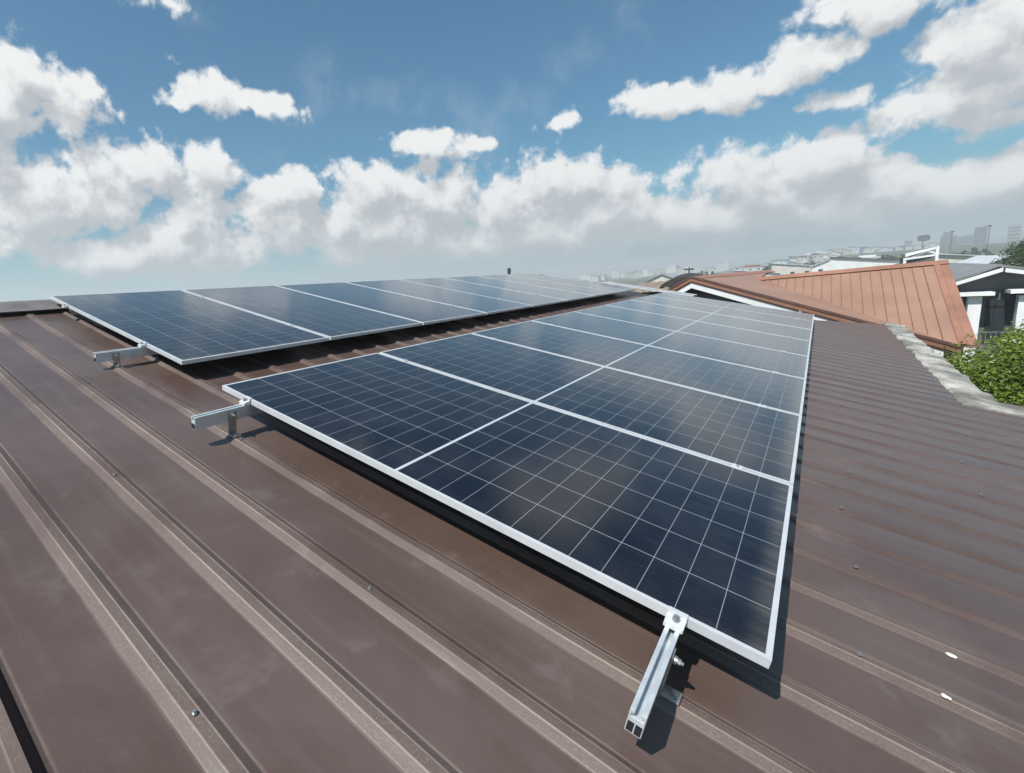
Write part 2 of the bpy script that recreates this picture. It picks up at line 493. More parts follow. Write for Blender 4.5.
# ------------------------------------------------------------------ ground and hills
def ground():
    m = bpy.data.materials.new('ground_earth_and_grass')
    m.use_nodes = True
    t = NT(m.node_tree)
    o = t.n('ShaderNodeOutputMaterial')
    tcn = t.n('ShaderNodeTexCoord')
    a = t.noise(tcn.outputs['Object'], 0.02, 8, 0.65)
    b = t.noise(tcn.outputs['Object'], 0.6, 5, 0.6)
    c = t.mix(t.smooth(a.outputs[0], 0.42, 0.6), (0.055, 0.075, 0.03, 1), (0.17, 0.155, 0.125, 1))
    c = t.mix(t.smooth(b.outputs[0], 0.4, 0.7, 0, 0.5), c, (0.10, 0.10, 0.07, 1))
    p = t.n('ShaderNodeBsdfPrincipled', ins={'Base Color': c, 'Roughness': 0.95})
    t.put(o.inputs['Surface'], p.outputs[0])
    bm = BM()
    vs = [bm.verts.new(v) for v in ((-300, -2500, 0), (3300, -2500, 0), (3300, 3600, 0), (-300, 3600, 0))]
    bm.faces.new(vs)
    g_ = obj('ground', bm, m)
    g_['kind'] = 'structure'
    hm = mat('hill_woods', (0.05, 0.075, 0.04), 0.95, 0, 0.5, 0.02)
    bm = BM()
    nx, ny = 14, 150
    grid = []
    for i in range(nx + 1):
        row = []
        for j in range(ny + 1):
            x = 2300 + 700 * i / nx
            y = -1400 + 2600 * j / ny
            az = math.degrees(math.atan2(y, x))
            ridge = math.sin(math.pi * i / nx)
            amp = 6 + 38 * max(0, min(1, (6 - az) / 15)) ** 1.1
            h = ridge * (amp + 9 * noise.fractal(Vector((x * 0.004, y * 0.004, 0)), 1, 2, 5)) if amp > 6 else ridge * (6 * max(0, 1 - (az - 6) / 6))
            row.append(bm.verts.new((x, y, max(-0.5, h))))
        grid.append(row)
    for i in range(nx):
        for j in range(ny):
            bm.faces.new((grid[i][j], grid[i + 1][j], grid[i + 1][j + 1], grid[i][j + 1]))
    h_ = obj('hills', bm, hm, smooth=True)
    h_['kind'] = 'structure'
    bm = BM()
    grid = []
    for i in range(41):
        D = 370 + 1100 * i / 40
        row = []
        for j in range(61):
            az = R(-26 + 33 * j / 60)
            x, y = D * math.cos(az), D * math.sin(az)
            row.append(bm.verts.new((x, y, terrain(x, y) + 0.006 - (0.8 if i in (0, 40) or j in (0, 60) else 0))))
        grid.append(row)
    for i in range(40):
        for j in range(60):
            bm.faces.new((grid[i][j], grid[i + 1][j], grid[i + 1][j + 1], grid[i][j + 1]))
    t_ = obj('terrain', bm, mat('rise_scrub', (0.06, 0.085, 0.045), 0.95, 0, 0.4, 0.05), smooth=True)
    t_['kind'] = 'structure'


ground()


# ------------------------------------------------------------------ the house whose roof carries the panels
PAN = -0.165
U0 = -1.105                                      # near lap of the sheets
RIDGE_Y = 2.95


def u_end_y(u):
    """upper end of the sheet at u (the far end of the roof is cut askew)"""
    if u <= 10.05:
        return RIDGE_Y
    return -2.3 - (u - 10.05) * (1.05 / 1.3)


def rib_profile(u0, u1):
    us = [u0]
    k = math.ceil((u0 - RIB0 - 0.05) / RIB)
    while RIB0 + k * RIB < u1 - 0.05:
        c = RIB0 + k * RIB
        for du in (-HALF_BASE - 0.05, -HALF_BASE, -HALF_TOP, HALF_TOP, HALF_BASE, HALF_BASE + 0.05):
            if c + du > us[-1] + 1e-4 and c + du < u1:
                us.append(c + du)
        k += 1
    us.append(u1)
    return us


def rib_z(u):
    ph = u - RIB0
    ph -= round(ph / RIB) * RIB
    a = abs(ph)
    if a >= HALF_BASE - 1e-6:
        return 0.0
    if a <= HALF_TOP + 1e-6:
        return RIB_H
    return RIB_H * (HALF_BASE - a) / (HALF_BASE - HALF_TOP)


def sheet(u0, u1, y_top, y_bot, rows, dz=0.0, ribk=1.0):
    bm = BM()
    us = rib_profile(u0, u1)
    cols = []
    for u in us:
        a = y_top(u) if callable(y_top) else y_top
        b = y_bot
        c = []
        for r in range(rows + 1):
            y = a + (b - a) * r / rows
            dent = 0.0035 * noise.noise(Vector((u * 2.3, y * 0.8, 0.3))) + 0.0016 * noise.noise(Vector((u * 5.5, y * 2.0, 4))) + 0.0011 * noise.noise(Vector((u * 11.0, y * 5.0, 14)))
            wide = max(0.0, min(1.0, (-1.9 - y) / 0.6)) * max(0.0, min(1.0, (u - 0.2) / 1.2))
            dent += wide * 0.0045 * noise.noise(Vector((u * 2.9, y * 0.7, 7)))
            side = 0.0035 * noise.noise(Vector((u * 0.9, y * 1.2, 9)))
            c.append(bm.verts.new((u + side, y, PAN + dz + rib_z(u) * ribk * (1 - 0.55 * wide) + dent)))
        cols.append(c)
    for i in range(len(cols) - 1):
        for r in range(rows):
            bm.faces.new((cols[i][r], cols[i][r + 1], cols[i + 1][r + 1], cols[i + 1][r]))
    # folded-down edges give the sheet its thickness
    for edge in (cols[0], cols[-1], [c[-1] for c in cols]):
        low_ = [bm.verts.new(v.co - Vector((0, 0, 0.022))) for v in edge]
        for r in range(len(edge) - 1):
            bm.faces.new((edge[r], edge[r + 1], low_[r + 1], low_[r]))
    return bm


house = thing('metal_roofed_house', 'house under the low brown ribbed metal roof that carries all the solar panels', 'house', Matrix.Identity(4))


def child_on_roof(name, bm, m, parent, **kw):
    o = obj(name, bm, m, None, **kw)
    o.parent = parent
    o.matrix_local = ROOF_M.copy()
    return o


roof = child_on_roof('roof', sheet(U0, 4.68, RIDGE_Y, -7.0, 110), M_ROOF, house, fix=True)
r2 = child_on_roof('roof_sheet', sheet(4.684, 11.35, u_end_y, -3.33, 70, 0.002, 0.45), M_ROOF, house, fix=True)
r3 = child_on_roof('roof_sheet', sheet(U0 - 1.40, U0 - 0.021, RIDGE_Y, -7.0, 60, -0.012), M_ROOF, house, fix=True)
bm = BM()
add_box(bm, U0 - 0.06, U0 + 0.02, -7.0, RIDGE_Y, PAN - 0.048, PAN - 0.036)
child_on_roof('lap_gutter', bm, M_BROWNTRIM, house)
# the slope beyond the ridge
bm = BM()
yr = RIDGE_Y
vv = [bm.verts.new(v) for v in ((-2.5, yr, PAN), (10.05, yr, PAN), (10.05, yr + 4.5 * math.cos(2 * TILT), PAN - 4.5 * math.sin(2 * TILT)), (-2.5, yr + 4.5 * math.cos(2 * TILT), PAN - 4.5 * math.sin(2 * TILT)))]
bm.faces.new(vv)
child_on_roof('rear_roof', bm, M_ROOF, house)
# ridge cap: a folded strip with end laps
bm = BM()
for a in range(-3, 11, 2):
    x0, x1 = a * 1.0 + 0.0, min(a + 2.03, 10.1)
    lift = 0.004 * ((a // 2) % 2)
    pr = [(x0, yr - 0.19, PAN + 0.030 + lift), (x0, yr - 0.19, PAN + 0.036 + lift), (x0, yr - 0.03, PAN + 0.078 + lift), (x0, yr + 0.03, PAN + 0.078 + lift), (x0, yr + 0.20, PAN + 0.0 + lift), (x0, yr + 0.20, PAN - 0.006 + lift)]
    if x1 > x0:
        add_prism(bm, pr, (x1 - x0, 0, 0))
child_on_roof('ridge_cap', bm, M_RIDGE, house)
# masonry under the roof
bm = BM()
add_box(bm, -2.2, 9.9, -3.20, 6.6, 0, 5.75)
add_box(bm, -2.2, 4.5, -6.6, -3.21, 0, 5.15)
obj('wall', bm, M_PLASTER, house)


# rough concrete parapet along the eave: a broken, lumpy top
def lumpy_strip(u0, u1, y0, y1, nu, ny_, zt, amp, seed, stepped=True):
    bm = BM()
    g_ = []
    for i in range(nu + 1):
        row = []
        u = u0 + (u1 - u0) * i / nu
        for j in range(ny_ + 1):
            y = y0 + (y1 - y0) * j / ny_
            h = noise.fractal(Vector((u * 2.2, y * 5.0, seed)), 1, 2, 4) * amp
            if stepped:
                blk = math.floor(u / 0.42 + 0.35 * noise.noise(Vector((y * 3, seed, u))))
                h += amp * 0.35 * (noise.cell(Vector((blk + 0.5, seed, 0.5))) - 0.5) + amp * 0.8 * noise.noise(Vector((u * 4.5, y * 3, seed)))
            edge = min(j, ny_ - j) / ny_
            if edge == 0:
                h -= 0.02
            row.append(bm.verts.new((u, y + 0.045 * noise.noise(Vector((u * 3.1, seed, j * 0.3))), zt + h)))
        g_.append(row)
    for i in range(nu):
        for j in range(ny_):
            bm.faces.new((g_[i][j], g_[i + 1][j], g_[i + 1][j + 1], g_[i][j + 1]))
    ring = [g_[i][0] for i in range(nu + 1)] + [g_[nu][j] for j in range(1, ny_ + 1)] + [g_[i][ny_] for i in range(nu - 1, -1, -1)] + [g_[0][j] for j in range(ny_ - 1, 0, -1)]
    lo = [bm.verts.new(v.co - Vector((0, 0, 0.55))) for v in ring]
    for i in range(len(ring)):
        k = (i + 1) % len(ring)
        bm.faces.new((ring[i], ring[k], lo[k], lo[i]))
    return bm


child_on_roof('parapet', lumpy_strip(5.14, 11.5, -3.345, -3.62, 190, 14, PAN + 0.018, 0.015, 2.0), M_CONC, house)
child_on_roof('parapet', lumpy_strip(4.70, 5.13, -3.35, -7.0, 26, 90, PAN + 0.012, 0.012, 5.0, False), M_CONC, house)

# screws through the ribs, on the purlin lines
screw_me = None
purlins = [2.3, 1.1, -0.29, -1.35, -2.5, -3.05, -4.2]
count = 0
for k in range(-3, 17, 1):
    for pi_, yv in enumerate(purlins):
        u = RIB0 + k * RIB
        if not (-1.0 < u < 3.9) or (k + pi_) % 2:
            continue
        if u > 0.05 and yv < 0 and yv > -2.3:
            continue
        if u > 0.2 and yv > 0.6:
            continue
        yy = yv + rnd.uniform(-0.03, 0.03)
        if screw_me is None:
            b_ = BM()
            add_tube(b_, [(0, 0, 0), (0, 0, 0.002)], [0.0062, 0.0062], 12)
            add_tube(b_, [(0, 0, 0.002), (0, 0, 0.0065)], [0.0040, 0.0038], 6)
            s_ = obj('roof_screw', b_, M_ZINC)
            screw_me = s_.data
        else:
            s_ = bpy.data.objects.new('roof_screw', screw_me)
            col.objects.link(s_)
        s_.parent = house
        s_.matrix_local = on_roof(u, yy, PAN + RIB_H + 0.0005 + 0.002)
        count += 1

# ------------------------------------------------------------------ solar panels
def make_panel():
    t = thing('solar_panel', 'x', 'solar panel')
    b_ = BM()
    lip = 0.013
    # glass laminate, y from 0 down to -PL
    add_box(b_, lip, PW - lip, -PL + lip, -lip, -0.0065, -0.0015)
    obj('glass', b_, M_GLASS, t)
    b_ = BM()
    add_box(b_, lip + 0.002, PW - lip - 0.002, -PL + lip + 0.002, -lip - 0.002, -0.0105, -0.0085)
    obj('back_sheet', b_, M_BACK, t)
    b_ = BM()
    # frame of four mitred lengths, each an L with a lower flange
    o4 = [(0, 0), (PW, 0), (PW, -PL), (0, -PL)]
    for i in range(4):
        (ax, ay), (bx, by) = o4[i], o4[(i + 1) % 4]
        cx_, cy_ = PW / 2, -PL / 2

        def ins_(x, y, d):
            return (x + (d if x < cx_ else -d), y + (d if y < cy_ else -d))
        prof = [(0, 0), (lip, 0), (lip, -0.0013), (0.0022, -0.0075), (0.0022, -0.0220), (0.028, -0.0220), (0.028, -0.024), (0, -0.024)]
        A_ = [b_.verts.new((*ins_(ax, ay, p[0]), p[1])) for p in prof]
        B_ = [b_.verts.new((*ins_(bx, by, p[0]), p[1])) for p in prof]
        n_ = len(prof)
        for j in range(n_):
            b_.faces.new((A_[j], A_[(j + 1) % n_], B_[(j + 1) % n_], B_[j]))
    bmesh.ops.remove_doubles(b_, verts=b_.verts, dist=1e-5)
    obj('frame', b_, M_ALU, t)
    b_ = BM()
    add_box(b_, 0.10, 0.22, -PL / 2 - 0.03, -PL / 2 + 0.03, -0.023, -0.011)
    obj('junction_box', b_, M_BACK, t)
    return t


def copy_tree(o, parent=None):
    c = o.copy()
    col.objects.link(c)
    if parent:
        c.parent = parent
    for ch in o.children:
        copy_tree(ch, c)
    return c


ORD = ['nearest', 'second', 'third', 'fourth', 'fifth', 'sixth', 'seventh', 'farthest']
proto = make_panel()
first = True
for rowname, ox, oy, oz in (('right', 0.0, 0.0, 0.0), ('left', 0.0845, 0.578 + PL, -0.034)):
    for k in range(8):
        o = proto if first else copy_tree(proto)
        first = False
        if rowname == 'left':
            for ch in o.children:
                if ch.name.startswith('glass'):
                    if k == 0:
                        dimmed = ch.data.copy()
                        dimmed.materials[0] = M_GLASS_DIM
                    ch.data = dimmed
        jig = Matrix.Rotation(rnd.uniform(-0.0009, 0.0009), 4, 'Y') @ Matrix.Rotation(rnd.uniform(-0.0007, 0.0007), 4, 'X')
        o.matrix_world = on_roof(ox + k * PITCH, oy, oz + rnd.uniform(-0.001, 0.001)) @ jig
        tail = {'right': 'the lower row, before the dark gap', 'left': 'the upper row, beyond the dark gap'}[rowname]
        extra = {('right', 0): 'large, its cell grid plainly seen, nearest', ('left', 0): 'nearest'}.get((rowname, k), '%s panel from the camera' % ORD[k])
        tag(o, ('%s in %s' % (extra, tail)), 'solar panel', 'solar panels in the %s row' % rowname)


# ------------------------------------------------------------------ mounting rails
def rail_profile(x):
    # slotted channel: about 40 wide, 42 high, groove on top, solid below
    w_, z0, z1 = 0.0162, -0.084, -0.0255
    return [(x, -w_, z0), (x, w_, z0), (x, w_, z1), (x, 0.0065, z1), (x, 0.0065, z1 - 0.010), (x, 0.012, z1 - 0.010), (x, 0.012, z1 - 0.018), (x, -0.012, z1 - 0.018), (x, -0.012, z1 - 0.010), (x, -0.0065, z1 - 0.010), (x, -0.0065, z1), (x, -w_, z1)]


def l_foot(parent, x, side, zr):
    """angle bracket bolted to the rail's side and standing on a rib at height zr"""
    b_ = BM()
    s = side
    y0, y1 = sorted((s * 0.0167, s * 0.0212))
    add_box(b_, x - 0.020, x + 0.020, y0, y1, zr + 0.001, -0.036)
    y2, y3 = sorted((s * 0.0213, s * 0.060))
    add_box(b_, x - 0.020, x + 0.020, y2, y3, zr, zr + 0.005)
    f_ = obj('bracket', b_, M_ZINC, parent, bevel=0.0007)
    b_ = BM()
    zb = -0.052
    add_tube(b_, [(x, s * 0.0214, zb), (x, s * 0.030, zb)], [0.010, 0.010], 12)
    add_tube(b_, [(x, s * 0.0302, zb), (x, s * 0.038, zb)], [0.0072, 0.0072], 6)
    add_tube(b_, [(x, s * 0.0382, zb), (x, s * 0.044, zb)], [0.004, 0.004], 8)
    obj('bolt', b_, M_ZINC, f_)
    b_ = BM()
    add_tube(b_, [(x, s * 0.046, zr + 0.0052), (x, s * 0.046, zr + 0.008)], [0.011, 0.011], 12)
    add_tube(b_, [(x, s * 0.046, zr + 0.0082), (x, s * 0.046, zr + 0.016)], [0.0075, 0.0075], 6)
    obj('bolt', b_, M_ZINC, f_)
    return f_


def make_rail(v, x0, x1, zoff, label, side=-1, drop=0.0):
    t = thing('mounting_rail', label, 'mounting rail', on_roof(0, -v, zoff), 'rails under the solar panels')
    b_ = BM()
    pr = rail_profile(x0)
    add_prism(b_, pr, (x1 - x0, 0, 0))
    obj('channel', b_, M_RAIL, t, bevel=0.0006)
    b_ = BM()
    # dark plates on the solid cut end, painted shade of hollow chambers
    add_box(b_, x0 - 0.0012, x0 + 0.002, -0.0140, -0.0015, -0.0800, -0.0560)
    add_box(b_, x0 - 0.0012, x0 + 0.002, 0.0015, 0.0140, -0.0800, -0.0560)
    obj('end_shade_plate', b_, M_DARK, t)
    x = RIB0 if x0 < RIB0 else RIB0 + 2 * RIB
    while x < x1 - 0.1:
        l_foot(t, x, side, PAN + RIB_H + 0.0025 - zoff)
        x += RIB * 4
    for k in range(1, 8):
        xm = CL[0] + k * PITCH - (PITCH - PW) / 2
        b_ = BM()
        add_box(b_, xm - 0.019, xm + 0.019, -0.02, 0.02, 0.0012, 0.0045)
        add_box(b_, xm - 0.007, xm + 0.007, -0.019, 0.019, -0.0252, 0.0011)
        k_ = obj('mid_clamp', b_, M_ALU, t)
        b_ = BM()
        add_tube(b_, [(xm, 0, 0.0046), (xm, 0, 0.0085)], [0.0065, 0.0060], 6)
        obj('bolt', b_, M_ZINC, k_)
    # end clamp gripping the first panel's frame
    b_ = BM()
    xe = zoff * 0 + CL[0]
    pf = [(xe - 0.034, -0.022, -0.0252), (xe - 0.002, -0.022, -0.0252), (xe - 0.002, -0.022, 0.0012), (xe + 0.0105, -0.022, 0.0012), (xe + 0.0105, -0.022, 0.0048), (xe - 0.0060, -0.022, 0.0048), (xe - 0.0060, -0.022, -0.0040), (xe - 0.024, -0.022, -0.0090), (xe - 0.034, -0.022, -0.0125)]
    add_prism(b_, pf, (0, 0.044, 0))
    c_ = obj('end_clamp', b_, M_ALU, t, bevel=0.0007)
    b_ = BM()
    add_tube(b_, [(xe - 0.017, 0, -0.012), (xe - 0.017, 0, -0.0045), (xe - 0.017, 0, 0.0030)], [0.0085, 0.0085, 0.0078], 12)
    obj('bolt', b_, M_ZINC, c_)
    return t


CL = [0.0]
make_rail(2.085, -0.325, 9.90, 0.0, 'rail end jutting out from under the nearest panel, close to its right-hand corner', -1)
make_rail(0.225, -0.27, 9.90, 0.0, 'rail end jutting out at the left corner of the nearest panel, beside the dark gap', -1)
CL = [0.0845]
make_rail(-1.06, -0.205, 9.90, -0.034, 'rail end jutting out from under the left-hand row, farthest left of the rail ends', -1)
CL = [0.0845]
make_rail(-2.45, 0.10, 9.40, -0.034, 'rail under the upper edge of the left-hand row, flush with its end by the ridge', -1)

# bright flashing sheet lying past the far end of the gap
bm = BM()
n_ = 10
top_ = []
for i in range(n_ + 1):
    for j in range(n_ + 1):
        top_.append(bm.verts.new((9.28 + 0.68 * i / n_, 1.32 - 1.75 * j / n_, 0.004 * math.sin(i * 1.3) + 0.008 * noise.noise(Vector((i * .3, j * .3, 3))))))
for i in range(n_):
    for j in range(n_):
        q = i * (n_ + 1) + j
        bm.faces.new((top_[q], top_[q + 1], top_[q + n_ + 2], top_[q + n_ + 1]))
bmesh.ops.solidify(bm, geom=list(bm.faces), thickness=0.004)
fl = obj('flashing_sheet', bm, M_FLASH)
fl.matrix_world = on_roof(0, 0, -0.014)
tag(fl, 'bright white metal sheet laid over the rail ends past the far panels', 'metal sheet')

# bird droppings on the roof, right foreground
for (u, v, s, lab) in ((0.0, 0.0, 0.013, 'larger white bird dropping on the brown roof, the upper of two spots'), (0.0, 0.0, 0.009, 'smaller white bird dropping on the brown roof, nearer the camera than the other')):
    bm = BM()
    vs = []
    for i in range(16):
        a = 2 * math.pi * i / 16
        r_ = s * 0.8 * (1 + 0.75 * noise.noise(Vector((math.cos(a) * 2, math.sin(a) * 2, s * 300))))
        vs.append(((r_ * 0.8 * math.cos(a)), r_ * 1.2 * math.sin(a), 0.0))
    add_prism(bm, vs, (0, 0, 0.0015))
    o = obj('bird_dropping', bm, M_GUANO)
    pos_ = {0.013: (0.642, -2.704), 0.009: (0.411, -2.657)}[s]
    zz = 0.003
    o.matrix_world = on_roof(pos_[0], pos_[1], PAN + rib_z(pos_[0]) + zz)
    tag(o, lab, 'bird dropping', 'bird droppings on the roof')


# ------------------------------------------------------------------ orange roofed house
def slab(bm, pts, th=0.05):
    """a planar polygon given thickness downwards"""
    add_prism(bm, [Vector(p) - Vector((0, 0, th)) for p in pts], (0, 0, th))


A = Vector((14.218, 0.427, 7.172))               # gable peak
rd = Vector((0.91556, -0.40217, 0.0))            # along the main ridge
pd = Vector((-0.40217, -0.91556, 0.0))           # down the near slope, level
SL = 0.295
V0 = Vector((15.81, -0.93, 6.995))               # valley top
V1 = Vector((12.24, -4.30, 5.66))                # valley foot
R2 = Vector((15.62, -4.52, 7.15))                # end of the second ridge
E2 = Vector((12.21, -4.57, 5.665))


def p1(s, r):
    return A + pd * s + rd * r + Vector((0, 0, -SL * s))


orange = thing('orange_roofed_house', 'neighbouring house with orange metal roofs and a white gable board', 'house', Matrix.Identity(4))
bm = BM()
ridge_end = A + rd * 5.2
slab(bm, [A, A + rd * 3.74, V0, V1, p1(5.22, 0.0)], 0.05)
main_roof = obj('main_roof', bm, M_ORANGE, orange)
bm = BM()
e3 = V1 + (E2 - V1) * 1.0
slab(bm, [V0 + Vector((0, 0, 0.004)), V1 + Vector((0, 0, 0.004)), E2, R2], 0.05)
wing = obj('wing_roof', bm, M_ORANGE, orange)
# standing seams on the wing, running down from the ridge
wn_ = (V1 - V0).cross(R2 - V0).normalized()
if wn_.z < 0:
    wn_ = -wn_
down_dir = (E2 - R2).normalized()
rid_dir = (R2 - V0).normalized()
M_SEAM = mat('seam_brown', (0.17, 0.075, 0.05), 0.6)  # seams are a darker brown than the roof sheets
bm = BM()
Lr = (R2 - V0).length


def plane_hit_valley(p, d):
    # where a line p + t d crosses the valley V0-V1, in plan
    a, b = V0, V1 - V0
    det = d.x * (-b.y) + b.x * d.y
    rx_, ry_ = a.x - p.x, a.y - p.y
    return (rx_ * (-b.y) + b.x * ry_) / det


s = 0.12
seams = []
while s < Lr - 0.25:
    p = V0 + rid_dir * s
    t_ = plane_hit_valley(p, down_dir)
    st_ = p + down_dir * 0.16
    en = p + down_dir * min(t_ - 0.03, (E2 - R2).length - 0.02)
    side = rid_dir * (0.005 if len(seams) % 2 else 0.0035)
    seams.append(s)
    up = wn_ * 0.024
    a0 = wn_ * 0.0045
    if (en - st_).dot(down_dir) > 0.1:
        add_prism(bm, [st_ - side + a0, st_ + side + a0, st_ + side + up, st_ - side + up], en - st_)
    if len(bm.verts):
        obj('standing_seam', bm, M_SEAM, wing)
    bm = BM()
    s += 0.18
bm.free()
# ridge and verge caps
bm = BM()
add_prism(bm, [V0 + wn_ * 0.028 + down_dir * 0.16, V0 + wn_ * 0.034 + down_dir * 0.16, V0 + wn_ * 0.060, V0 + Vector((0.17, 0.02, -0.03)), V0 + Vector((0.17, 0.02, -0.04))], R2 - V0)
obj('ridge_cap', bm, M_ORANGE_D, wing)
bm = BM()
off = rid_dir * -0.24
add_prism(bm, [R2 + wn_ * 0.006 + off, R2 + wn_ * 0.030 + off, R2 + wn_ * 0.034 + off * 0.6, R2 + wn_ * 0.012 + off * 0.55, R2 + wn_ * 0.010, R2 + wn_ * 0.006], E2 - R2)
obj('verge_cap', bm, M_ORANGE_D, wing)
# rear slope of the wing
bm = BM()
rr0, rr1 = V0 + Vector((0.005, 0, -0.006)), R2 + Vector((0.005, 0, -0.006))
slab(bm, [rr0, rr1, rr1 + Vector((3.0, 0, -1.35)), rr0 + Vector((3.0, 0, -1.35))], 0.05)
obj('rear_wing_roof', bm, M_ORANGE, orange)
# far slope of the main roof
bm = BM()
nd = -pd * 3.2 + Vector((0, 0, -0.50 * 3.2))
slab(bm, [A + Vector((0, 0, -0.003)), A + nd, A + rd * 3.74 + nd, A + rd * 3.74 + Vector((0, 0, -0.003))], 0.05)
obj('rear_roof', bm, M_ORANGE, orange)
bm = BM()
add_prism(bm, [A + pd * 0.16 + Vector((0, 0, -0.03)), A + Vector((0, 0, 0.035)), A - pd * 0.16 + Vector((0, 0, -0.06)), A - pd * 0.16 + Vector((0, 0, -0.075)), A + pd * 0.16 + Vector((0, 0, -0.047))], rd * 3.74)
obj('ridge_cap', bm, M_ORANGE_D, orange)


# verge trim in stepped bands then the white board, along both rakes
def rake_board(name, m, top, bot, out_, thick, s_lo=5.25, r_lo=1.9):
    b_ = BM()
    f_ = -rd
    for (dirv, sl, ln) in ((pd, SL, s_lo), (-pd, 0.50, r_lo)):
        a0 = A + f_ * out_
        a1 = a0 + dirv * ln + Vector((0, 0, -sl * ln))
        add_prism(b_, [a0 + Vector((0, 0, top)), a1 + Vector((0, 0, top)), a1 + Vector((0, 0, bot)), a0 + Vector((0, 0, bot))], f_ * thick)
    return obj(name, b_, m, orange)


rake_board('verge_trim', M_BROWNTRIM, 0.045, -0.005, 0.0, 0.06)
rake_board('verge_flashing', M_ORANGE_D, -0.006, -0.10, 0.0, 0.045)
rake_board('verge_trim', M_BROWNTRIM, -0.101, -0.135, 0.0, 0.03)
rake_board('gable_board', M_WHITE, -0.136, -0.285, -0.02, 0.03, 5.0, 1.8)
bm = BM()
g0 = A + rd * 0.45
add_prism(bm, [g0 + Vector((0, 0, -0.10)), g0 + pd * 4.9 + Vector((0, 0, -0.08 - SL * 4.9)), Vector((g0.x + pd.x * 4.9, g0.y + pd.y * 4.9, 0)), Vector((g0.x - pd.x * 2.9, g0.y - pd.y * 2.9, 0)), g0 - pd * 2.9 + Vector((0, 0, -0.08 - 0.5 * 2.9))], rd * 0.2)
obj('gable_wall', bm, M_GREYWALL, orange)  # dark grey puts the shade under the soffit into the wall's colour
bm = BM()
add_prism(bm, [Vector((12.9, -4.35, 0)), Vector((18.0, -4.35, 0)), Vector((18.0, -4.35, 6.02)), Vector((15.6, -4.35, 7.05)), Vector((12.9, -4.35, 5.87))], (0, 0.2, 0))
add_box(bm, 12.9, 18.0, -4.15, -2.5, 0, 5.7)
obj('wing_wall', bm, M_PLASTER, orange)

# ------------------------------------------------------------------ trees
def make_tree(name, label, base, height, crown_c, crown_r, n_leaf, leaf, m, seed, n_clump=40, group=None, trunk_r=0.16, hollow=0.0):
    rr = random.Random(seed)
    t = thing(name, label, 'tree', Matrix.Translation(base), group)
    b_ = BM()
    cc_ = Vector(crown_c) - Vector(base)
    add_tube(b_, [(0, 0, 0), (0.05, 0.03, cc_.z * 0.45), (cc_.x * 0.6, cc_.y * 0.6, cc_.z * 0.85), tuple(cc_)], [trunk_r, trunk_r * 0.75, trunk_r * 0.5, trunk_r * 0.2], 9)
    clumps = []
    for i in range(n_clump):
        while True:
            v = Vector((rr.uniform(-1, 1), rr.uniform(-1, 1), rr.uniform(-0.85, 1)))
            if hollow < v.length < 1:
                break
        v = Vector((v.x * crown_r[0], v.y * crown_r[1], v.z * crown_r[2]))
        clumps.append((cc_ + v, rr.uniform(0.16, 0.33) * min(crown_r)))
    for c_, r_ in clumps[:min(14, n_clump)]:
        st0 = Vector((cc_.x * 0.4, cc_.y * 0.4, cc_.z * rr.uniform(0.5, 0.8)))
        mid_ = (st0 + c_) / 2 + Vector((0, 0, 0.1))
        add_tube(b_, [st0, mid_, c_], [trunk_r * 0.35, trunk_r * 0.2, trunk_r * 0.06], 6)
    obj('trunk', b_, M_BARK, t)
    vs, fs = [], []
    for i in range(n_leaf):
        c_, r_ = clumps[rr.randrange(len(clumps))]
        d = Vector((rr.gauss(0, 1), rr.gauss(0, 1), rr.gauss(0, 1))).normalized()
        p = c_ + d * r_ * (rr.random() ** 0.35) * 1.25
        nrm = (d + Vector((rr.uniform(-.8, .8), rr.uniform(-.8, .8), rr.uniform(-.2, 1.1)))).normalized()
        q = nrm.to_track_quat('Z', 'Y') @ Matrix.Rotation(rr.uniform(0, 6.28), 3, 'Z').to_quaternion()
        L_ = leaf * rr.uniform(0.6, 1.35)
        k = len(vs)
        for (a, b, c2) in ((0, -0.5, 0), (0.26, -0.05, 0.09), (0, 0.5, -0.05), (-0.26, -0.05, 0.09)):
            vs.append(tuple(p + q @ Vector((a * L_, b * L_, c2 * L_))))
        fs.append((k, k + 1, k + 2))
        fs.append((k, k + 2, k + 3))
    me = bpy.data.meshes.new('crown')
    me.from_pydata(vs, [], fs)
    me.materials.append(m)
    o_ = bpy.data.objects.new('crown', me)
    col.objects.link(o_)
    o_.parent = t
    return t


make_tree('leafy_tree', 'bright green leafy tree top just past the concrete parapet at the right edge', (8.9, -5.5, 0), 6, (8.9, -5.38, 5.02), (2.85, 1.75, 1.24), 190000, 0.055, M_LEAF_NEAR, 3, 520, None, 0.17, 0.55)
make_tree('leafy_tree', 'dark green rounded tree rising behind the grey gabled house', (70, -18.5, 0), 9, (70, -18.5, 5.9), (3.0, 3.2, 2.3), 16000, 0.22, M_LEAF_FAR, 4, 90, None, 0.25, 0.3)


